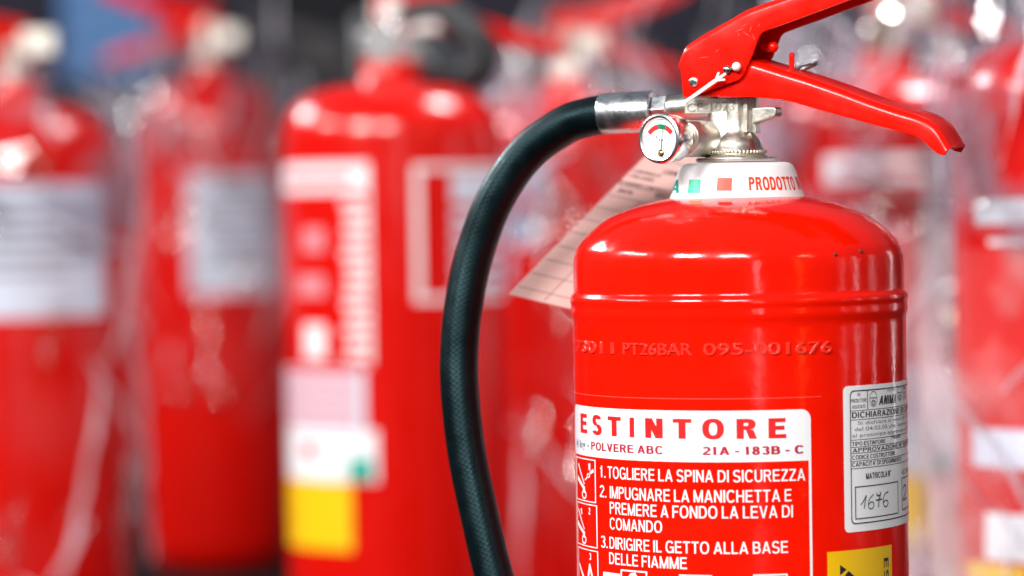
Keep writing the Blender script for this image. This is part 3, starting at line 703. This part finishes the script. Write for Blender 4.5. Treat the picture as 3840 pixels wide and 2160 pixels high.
# scuffs rubbed into the paint of the handle plate
mb = MB(); SCUFF = mat('scuffed_paint', (0.80, 0.10, 0.07), 0.6)
rs = random.Random(3)
for px, py, L, ang in ((2775, 112, 46, 20), (2800, 128, 40, -35), (2815, 108, 30, 70), (2770, 130, 14, 80), (2845, 95, 16, 60), (2790, 96, 34, 28), (2826, 140, 26, 110), (2640, 215, 40, 5), (2690, 190, 18, 40)):
    c_, s_ = math.cos(R_(ang)) * L / 2, -math.sin(R_(ang)) * L / 2
    pa, pb_ = pl(px - c_, py - s_, FWO - .0004), pl(px + c_, py + s_, FWO - .0004); d_ = (pb_ - pa).normalized(); nn_ = d_.cross(WV) * (1.1 * K)
    mb.add([pa, pa.lerp(pb_, .5) - nn_, pb_, pa.lerp(pb_, .5) + nn_], [[0, 1, 2, 3]], SCUFF)
mb.obj('scuff', handle, smooth=False, fix=False)
# rivets, pins
def knob(mb, px, py, w, r, L, m, seg=20, dome=0.3):
    p = pl(px, py, w); mb.lathe([(1e-5, L), (r * .6, L * 0.98), (r * .92, L * (1 - dome * .5)), (r, L * (1 - dome)), (r, 0)], m, seg, p, -WV)
mb = MB(); knob(mb, 2604, 307, FWO + .0002, 18 * K, .0016, CHROME); mb.lathe([(8 * K, 0.0), (8 * K, .0003)], STEEL, 16, pl(2600, 307, FWO - .0014), -WV, cap1=True)
mb.obj('rivet', main, angle=40)
mb = MB(); knob(mb, 2730, 262, FWO + .0002, 15 * K, .0024, STEEL); p = pl(2735, 259, FWO - .0018); mb.tube([p, pl(2768, 250, FWO - .002)], 5 * K, STEEL, 10)
mb.ball(pl(2762, 250, FWO - .0022), 17 * K, SEALW); mb.obj('safety_pin', main, angle=40)
mb = MB(); knob(mb, 2893, 178, 0.011, 19 * K, .009, REDH, 20, 0.25); mb.tube([pl(2897, 177, .008), pl(2899, 176, -.004)], 12 * K, REDH, 14); mb.ball(pl(2899, 176, -0.004), 21 * K, REDH); mb.obj('stop_stud', main)
mb = MB(); p = pl(2969, 285, 0.003); p2 = pl(2970, 206, 0.003); mb.tube([p, p.lerp(p2, .5), p2], 10.5 * K, REDH, 16); mb.ball(p2, 10.5 * K, REDH); mb.obj('lever_peg', main)
mb = MB(); pc_ = pl(3022, 252, 0.0085); rr = 38 * K
ring = []
for k in range(25):
    a = 2 * math.pi * k / 24; ring.append(pc_ + DV * (rr * math.cos(a)) + Vector((0, 0, rr * 0.28 * math.cos(a))) + (WV * 0.9 + Vector((0, 0, .22))) * (rr * math.sin(a) * 0.9))
mb.tube(ring, 8 * K, STEEL, 10); mb.lathe([(1e-5, 0), (rr * .95, 0)], STEEL, 24, pc_, Vector((-0.25, -.15, .95))); mb.obj('pull_ring', main)
# nylon seal
mb = MB()
def strip(a, b, w, w2, dep):
    pa, pb_ = pl(*a, FWO - dep), pl(*b, FWO - dep); d = (pb_ - pa).normalized(); nn = d.cross(WV).normalized()
    mb.prism([pa - nn * w, pb_ - nn * w2, pb_ + nn * w2, pa + nn * w], -WV * .0010, SEALW)
strip((2571, 384), (2692, 298), 6.5 * K, 7.5 * K, .0022); strip((2686, 302), (2698, 271), 5 * K, 4 * K, .00225); strip((2684, 302), (2722, 299), 5 * K, 4 * K, .00225); strip((2686, 302), (2724, 276), 6 * K, 5 * K, .0022)
mb.obj('seal_strip', main, angle=40, bevel=0.0003)

# ---------------- pink inspection card hanging behind
P0 = at(1908, 1103, 0.066); PT = at(2452, 553, 0.104); PB = at(2330, 1203, 0.040)
V_ = PT - P0; U_ = PB - P0; Nn = U_.cross(V_).normalized(); 
if Nn.y > 0: Nn = -Nn
vl = V_.length; Vn = V_.normalized(); Un = U_.normalized(); UW = 0.041; SK = Un.dot(Vn)
def tp(s, t, o): 
    bend = 0.0004 * math.sin(math.pi * t / vl) 
    return P0 + Un * s + Vn * t + Nn * (o + bend)
def tpx(px, py):
    d = ray(px, py); p = CAM + d * ((P0 - CAM).dot(Nn) / d.dot(Nn)) - P0; a, b = p.dot(Un), p.dot(Vn); return (a - SK * b) / (1 - SK * SK), (b - SK * a) / (1 - SK * SK)
mb = MB(); vs = []; fs = []; nn = 16
for k in range(nn + 1):
    for s in (0, UW):
        for o_ in (0, -0.0003): vs.append((s, vl * k / nn * 1.06, o_))
for k in range(nn):
    a_ = 4 * k; fs += [[a_, a_ + 2, a_ + 6, a_ + 4], [a_ + 1, a_ + 5, a_ + 7, a_ + 3], [a_, a_ + 4, a_ + 5, a_ + 1], [a_ + 2, a_ + 3, a_ + 7, a_ + 6]]
emit(mb, vs, fs, tp, PINK)
_n = PINK.node_tree; _b = _n.nodes['Principled BSDF']; _t = _n.nodes.new('ShaderNodeBsdfTranslucent'); _t.inputs[0].default_value = (0.58, 0.38, 0.35, 1)
_m = _n.nodes.new('ShaderNodeMixShader'); _m.inputs[0].default_value = 0.2; _n.links.new(_b.outputs[0], _m.inputs[1]); _n.links.new(_t.outputs[0], _m.inputs[2]); _n.links.new(_m.outputs[0], _n.nodes['Material Output'].inputs[0])
INKT = mat('card_print', (0.06, 0.035, 0.04), 0.6)
def tl(px, py, w=0.00026):
    t = tpx(px, py)[1]; vs = [(0.001, t - w, 0), (UW - .001, t - w, 0), (UW - .001, t + w, 0), (.001, t + w, 0)]; emit(mb, vs, [[0, 1, 2, 3]], tp, INKL, None, 0.0002)
INKL = mat('card_rule', (0.20, 0.12, 0.13), 0.6)
for px, py in ((2383, 582), (2269, 684), (2230, 722), (2197, 768), (2156, 816), (2112, 865), (2071, 918), (2027, 969), (1986, 1022), (1945, 1075)): tl(px, py, 0.00021)
sd = tpx(2425, 735)[0]; tt = tpx(2230, 722)[1]
emit(mb, [(sd, 0.001, 0), (sd + .0004, 0.001, 0), (sd + .0004, tt, 0), (sd, tt, 0)], [[0, 1, 2, 3]], tp, INKL, None, 0.0002)
def tt_(body, px, py, ex, ey, h):
    s0, t0 = tpx(px, py); s1, _ = tpx(ex, ey); place_text(mb, body, (s0, t0, s1, t0 + h), tp, INKT, off=0.0003)
tt_('A - CONTROLLO', 2350, 642, 2478, 662, .0017); tt_('C - COLLAUDO', 2334, 660, 2452, 680, .0017); tt_('LEGENDA', 2484, 652, 2560, 662, .0024)
tt_('SCADENZA CONTROLLO', 2318, 690, 2520, 722, .0021); tt_('DATA', 2314, 722, 2366, 733, .0023); tt_('TIPO', 2448, 742, 2492, 752, .0023)
card = mb.obj('inspection_card', smooth=False, fix=False)
tag(card, 'pink ruled paper card hanging behind the neck of the sharp red extinguisher', 'card')

# ================================================================== BLURRED STOCK
def make_stock(name, label, Rr, zs, zn, zv, group, labels, film=None, hose_side=1, handle_rz=0.3, valve_m=None, hose=True, hcol=None, seed=0, hose_pts=None):
    """zs: top of straight wall, zn: foot of neck, zv: top of valve"""
    t = thing(name, label, 'fire extinguisher', (0, 0, 0), 0, group)
    mb = MB(); pr = [(0.0, 0.004), (Rr * .78, 0.004), (Rr * .95, 0.012), (Rr, 0.035), (Rr, zs * .5), (Rr, zs)]
    for k in range(1, 10):
        a = R_(90 * k / 9); pr.append((0.026 + (Rr - 0.026) * math.cos(a) ** .8 if k < 9 else 0.026, zs + (zn - zs) * math.sin(a)))
    pr += [(0.022, zn + 0.003), (0.021, zn + 0.018)]
    mb.lathe([(max(r, 1e-5), z) for r, z in pr], REDFAR, 56); mb.obj('body', t, angle=50)
    mb = MB(); vz = zn + 0.018
    mb.lathe([(0.019, vz), (0.019, vz + .006), (0.013, vz + .012), (0.013, zv), (1e-5, zv)], valve_m or NICKEL, 24); mb.box((0.012, 0, vz + .03), (0.045, 0.018, .02), valve_m or NICKEL); mb.obj('valve', t, angle=40, bevel=0.001)
    hm = hcol or REDFAR
    rot = Matrix.Rotation(handle_rz, 3, 'Z')
    for nm, sl_, z_, hh in (('carry_handle', 0.34, zv, 0.016), ('squeeze_lever', -0.22, zv - 0.012, 0.012)):
        mb = MB(); oln = [(-0.012, -hh * 0.9), (0.02, -hh), (0.05, -hh * .6 + 0.04 * sl_), (0.125, -hh * .5 + 0.12 * sl_), (0.128, 0.12 * sl_), (0.122, hh * .5 + 0.12 * sl_), (0.03, hh + 0.02 * sl_), (-0.010, hh)]
        mb.prism([rot @ Vector((x, -0.011, z_ + y)) for x, y in oln], rot @ Vector((0, 0.022, 0)), hm); mb.obj(nm, t, angle=40, bevel=0.002)
    if hose:
        mb = MB(); s_ = hose_side; r2 = Rr + 0.012
        pts = [(0.0, 0, vz + .03), (0.045 * s_, 0.0, vz + .033), (0.075 * s_, 0.004, vz + .018), (r2 * 1.05 * s_, 0.006, zs), (r2 * 1.08 * s_, 0.004, zs - .08), (r2 * s_, 0, zs * .45), (r2 * s_, 0, zs * .2)]
        if hose_pts: pts = [(x, y, vz + z) for x, y, z in hose_pts]
        mb.tube(crv([tuple(rot @ Vector(p)) for p in pts], 6), 0.0095 if not hose_pts else 0.0125, RUBBER, 14); mb.obj('hose', t, angle=60)
        mb = MB(); g = rot @ Vector((-0.01, -0.022, vz + .012)); mb.lathe([(0.015, -0.012), (0.016, 0), (0.014, 0.002), (1e-5, 0.002)], CHROME, 24, g, rot @ Vector((-.2, -1, 0))); mb.obj('pressure_gauge', t, angle=30)
    cmx = cmap(Rr)
    for nm, items in labels:
        mb = MB()
        for (a0, z0, a1, z1, m, lay) in items: rect(mb, R_(a0), z0, R_(a1), z1, cmx, m, R_(6), 0.0004 * lay)
        mb.obj(nm, t, smooth=False, fix=False)
    if film:
        fm, f0, f1, flare, amp = film
        rnd = random.Random(seed); off = Vector((rnd.uniform(0, 50), rnd.uniform(0, 50), rnd.uniform(0, 50)))
        mb = MB(); vs = []; fs = []; nz, na = 60, 96
        for i in range(nz + 1):
            h = f0 + (f1 - f0) * i / nz
            if h < zs: r = Rr + 0.010
            elif h < zn: q_ = (h - zs) / (zn - zs); r = (Rr + 0.010) * (1 - q_ * q_ * 0.22)
            else: q_ = min(1, (h - zn) / max(0.02, (f1 - zn))); r = (Rr + .010) * (0.78 - 0.25 * math.sin(q_ * 2.4) + flare * q_)
            for k in range(na):
                a = 2 * math.pi * k / na
                p = Vector((math.cos(a), math.sin(a), 0))
                w = noise.noise(Vector((p.x * 2.6, p.y * 2.6, h * 7)) + off) * amp + noise.ridged_multi_fractal(Vector((p.x * 3.5, p.y * 3.5, h * 12 + a * .6)) + off, 0.9, 2.1, 3, 1.0, 2.0) * amp * .35
                if h > zn: w *= 1.6
                rr_ = max(r + w, (Rr + 0.002) if h < zs else 0.03)
                vs.append((p.x * rr_, p.y * rr_, h))
        for i in range(nz):
            for k in range(na):
                k2 = (k + 1) % na; fs.append([i * na + k, i * na + k2, (i + 1) * na + k2, (i + 1) * na + k])
        cut = int(nz * (zn - .012 - f0) / (f1 - f0)) * na
        # pale ribbons along film folds: their highlight streaks put into colour
        for c_ in range(44):
            a = rnd.uniform(0, 2 * math.pi); h = rnd.uniform(f0 + .03, f1 - .05); n_ = rnd.randint(5, 12); da = rnd.choice((-1, 1)) * rnd.uniform(.0, .11); dh = rnd.uniform(-.016, .016); wd = rnd.uniform(.0014, .0052)
            P_l = []
            for k in range(n_ + 1):
                i_ = min(nz, max(0, int((h - f0) / (f1 - f0) * nz))); b_ = vs[i_ * na + int(a / (2 * math.pi) * na) % na]; rr_ = math.hypot(b_[0], b_[1]) + .002
                w_ = wd * math.sin(math.pi * (k + .25) / (n_ + .5)); P_l.append((a, h, rr_, w_)); a += da + rnd.uniform(-.03, .03); h += dh + rnd.uniform(-.004, .004)
            fv = []; ff = []; steep = abs(dh) > abs(da) * Rr
            for a_, h_, r_, w_ in P_l:
                for sg in (-1, 1):
                    aa = a_ + sg * w_ / r_ * (1 if steep else .2); hh_ = h_ + sg * w_ * (.2 if steep else 1); fv.append((math.cos(aa) * (r_ + .0015 * sg), math.sin(aa) * (r_ + .0015 * sg), hh_))
            for k in range(n_): ff.append([2 * k, 2 * k + 1, 2 * k + 3, 2 * k + 2])
            mb.add(fv, ff, FOLDGLINT)
        mb.add(vs, fs[:cut], fm); kk = mb.mi(FILMTOP); mb.f += fs[cut:]; mb.m += [kk] * (len(fs) - cut); mb.obj('plastic_wrap', t, angle=28)
    return t
def copy_thing(src, label):
    r = src.copy(); COL.objects.link(r); r['label'] = label
    for ch in list(src.children):
        c = ch.copy(); COL.objects.link(c); c.parent = r
        for g in ch.children:
            d = g.copy(); COL.objects.link(d); d.parent = c
    return r
def put(t, px, D, rz=0):
    """stand a thing on the floor at distance D under photo column px"""
    p = at(px, 760 - (px - 1920) * 0.0157, D + CAM.y); t.location = (p.x, p.y, 0.001); t.rotation_euler.z = R_(rz); return t
GRP = 'blurred extinguishers standing in rows behind'
LW, LP = PAPER, INKW
def stock_labels(seed, a0=-75, a1=-10, zt=.427):
    rnd = random.Random(seed); inst = [(a0, zt - .020, a1, zt, LW, 1), (a0 + 8, zt - .008, a1 - 10, zt - .0135, INKRED, 2)]
    z = zt - .026
    for k in range(13):
        inst.append((a0 + 50 + rnd.uniform(0, 3), z - .0048, a1 - rnd.uniform(0, 3), z, LP, 1)); z -= .0088
    for k, (dz, hh) in enumerate(((.045, .016), (.078, .014), (.112, .024))): inst.append((a0 + 24 - 5 * (k == 1), zt - dz - hh, a0 + 39, zt - dz, LP if k == 2 else PINKP, 1))
    inst += [(a1 - 1.5, zt - .14, a1, zt - .02, LP, 1)]
    low = [(a0, .243, a1 - 4, .284, PAPERB, 1)]
    for k in range(5): low.append((a0 + 5, .279 - .008 * k, a1 - 8, .282 - .008 * k, INKRED, 2))
    emb = [(a0, .206, a1 + 2, .242, LW, 1), (a0 + 22, .222, a0 + 31, .232, INKRED, 2)]
    emb2 = [(a1 - 13, .2065, a1 - .5, .2225, TEAL, 2)]
    yel = [(a0, .158, a1 - 12, .205, YEL, 1)]
    fr = [(12, .33, 16, .425, LP, 1), (16, .421, 78, .425, LP, 1), (16, .33, 78, .334, LP, 1), (33, .398, 76, .419, PAPERB, 1)]
    for k in range(5): fr.append((33, .337 + .012 * k, 74, .3445 + .012 * k, PAPERB, 1))
    return [('instruction_label', inst), ('small_print_label', low), ('recycling_sticker', emb + emb2), ('yellow_label', yel), ('framed_label', fr)]
def blue_label(a0, a1, z0, z1, seed):
    rnd = random.Random(seed); it = [(a0, z0, a1, z1, PAPERB, 1)]; z = z1 - .012
    while z > z0 + .02:
        it.append((a0 + rnd.uniform(5, 14), z - .004, a1 - rnd.uniform(5, 30), z, INKG, 2)); z -= rnd.choice((.011, .011, .02))
    return [('printed_label', it)]

# stock nearest the lens
b3 = make_stock('fire_extinguisher', 'bright red unwrapped blurred extinguisher with low yellow label, left of the black hose', 0.079, .446, .482, .545, GRP, stock_labels(1), None, 1, R_(8), SEALW, seed=1, hose_pts=[(0, 0, .03), (.035, -.004, .034), (.062, -.01, .012), (.060, -.005, -.010), (.038, .02, -.004), (.03, .05, .012), (.05, .085, .0), (.07, .10, -.10), (.06, .10, -.25)])
put(b3, 1475, 2.36, 0)
b1 = make_stock('fire_extinguisher', 'blurred extinguisher at the far left, wide pale label under crinkled film', 0.084, .430, .482, .53, GRP, blue_label(-60, 62, .315, .418, 2) , (FILM, .02, .60, .35, .009), -1, R_(200), NICKEL, seed=2, hose=False)
put(b1, 60, 2.62, 0)
b2 = make_stock('fire_extinguisher', 'blurred extinguisher with square pale label, between the unwrapped one and the widest label', 0.0755, .475, .535, .60, GRP, blue_label(-14, 78, .304, .432, 3), (FILM, .18, .66, .3, .010), -1, R_(160), NICKEL, seed=3, hose=False)
put(b2, 795, 3.62, 0)
b4 = make_stock('fire_extinguisher', 'dim red film wrapped extinguisher seen between the hose and the pink card', 0.077, .445, .49, .55, GRP, [('printed_label', [(-60, .395, -34, .44, GREYB, 1), (-48, .36, -20, .39, GREYB, 1), (-58, .325, -42, .352, GREYB, 1), (-30, .40, -14, .435, GREYB, 1)])], (FILM, .02, .63, .3, .014), 1, R_(30), NICKEL, seed=4, hose=False)
put(b4, 2130, 2.95, 0)
b5 = make_stock('fire_extinguisher', 'film wrapped extinguisher cut off by the right edge, teal dot on its label', 0.079, .446, .482, .545, GRP, [('instruction_label', [(-66, .383, -26, .396, LW, 1), (-58, .372, -34, .375, LP, 1)]), ('small_print_label', [(-70, .256, -36, .276, PAPERB, 1)]), ('recycling_sticker', [(-62, .2075, -26, .232, LW, 1), (-37, .206, -29, .2175, TEAL, 2)]), ('yellow_label', [(-76, .15, -41, .205, YEL, 1)])], (FILM4, .02, .62, .3, .014), 1, R_(20), NICKEL, seed=5)
put(b5, 4134, 1.767, 0)
b6 = make_stock('fire_extinguisher', 'pale hazily wrapped extinguisher right behind the lever of the sharp one', 0.079, .446, .482, .545, GRP, stock_labels(6, -40, 25), (FILM3, .02, .63, .3, .016), 1, R_(20), NICKEL, seed=6)
put(b6, 3330, 2.35, 0)
# farther rows
b7 = make_stock('fire_extinguisher', 'far extinguisher with black valve and black hose in the gap beside the unwrapped one', 0.077, .455, .51, .60, GRP, blue_label(10, 70, .32, .42, 8), None, -1, R_(185), BLACK, hcol=BLACK, seed=8)
put(b7, 1290, 4.3, 0)
FAR = [(620, 4.9, 25, 'far film wrapped extinguisher over the left shoulder of the square labelled one'), (-120, 4.0, 60, 'far film wrapped extinguisher behind the far left one'),
       (990, 4.9, 200, 'far film wrapped extinguisher behind the square pale label'), (1690, 4.1, 120, 'far film wrapped extinguisher over the shoulder of the unwrapped one'),
       (1960, 3.7, 150, 'far film wrapped extinguisher above the bend of the black hose'), (2330, 4.4, 30, 'far film wrapped extinguisher above the metal hose ferrule'),
       (2900, 3.5, 80, 'far film wrapped extinguisher behind the carry handle'), (3230, 4.6, 10, 'far film wrapped extinguisher seen through the open handle'),
       (3560, 3.2, 140, 'far film wrapped extinguisher over the tip of the squeeze lever'), (3800, 4.2, 220, 'far film wrapped extinguisher in the upper right corner')]
src = make_stock('fire_extinguisher', FAR[0][3], 0.078, .455, .505, .57, GRP, blue_label(-30, 50, .31, .42, 9), (FILM2, .02, .66, .3, .016), 1, R_(20), NICKEL, hcol=BLACK, seed=9)
for k, (px, D, rz, lab) in enumerate(FAR):
    put(src if k == 0 else copy_thing(src, lab), px, D, rz)
# things at the back of the hall
FILLERM = mat('dark_filler', (0.008, 0.008, 0.012), 0.7, spec=0.15, noise_amt=0.05)
def filler(label, px, D, w, h, dep=.35):  # dark box, added to fill black areas behind the stock
    filler_root = thing('filler', label, 'filler', (0, 0, 0), 0, 'added dark fillers far behind the stock'); p = at(px, 200, D + CAM.y); filler_root.location = (p.x, p.y, 0)
    mb = MB(); mb.box((0, 0, h / 2), (w, dep, h), FILLERM); mb.obj('carcass', filler_root, bevel=.004)
    mb = MB(); mb.box((0, -dep / 2 - .011, h / 2 + .01), (w - .02, .018, h - .06), FILLERM); dr = mb.obj('door', filler_root, bevel=.003)
    mb = MB(); mb.box((w * .38, -dep / 2 - .03, h * .62), (.015, .02, .12), STEEL); mb.obj('handle', dr, bevel=.003)
    return filler_root
filler('added taller dark cabinet behind the extinguisher with the black valve', 1240, 5.2, .16, 1.0)  # put in for the black mass beside the unwrapped extinguisher
filler('added lower dark cabinet carrying the blue crate, behind the leftmost extinguishers', 470, 5.4, .30, .60)  # put in to blacken the gap between the left extinguishers, holds the crate
BLUEM = mat('blue_plastic', (0.012, 0.13, 0.36), 0.4, noise_amt=0.05)
mb = MB(); w, d, h = .075, .10, .20
for x, y, sx_, sy_ in ((-w, 0, .006, 2 * d), (w, 0, .006, 2 * d), (0, -d, 2 * w - .008, .006), (0, d, 2 * w - .008, .006)): mb.box((x, y, h / 2), (sx_, sy_, h), BLUEM)
mb.box((0, 0, .004), (2 * w - .01, 2 * d - .01, .006), BLUEM)
for zz in (.05, .10, .15, .195): mb.box((0, -d - .006, zz), (2 * w + .01, .006, .008), BLUEM)
o = mb.obj('crate', bevel=.002); tag(o, 'blue plastic crate on top of the lower dark cabinet', 'crate'); p = at(440, 200, 5.4 + CAM.y); o.location = (p.x, p.y, .6005)
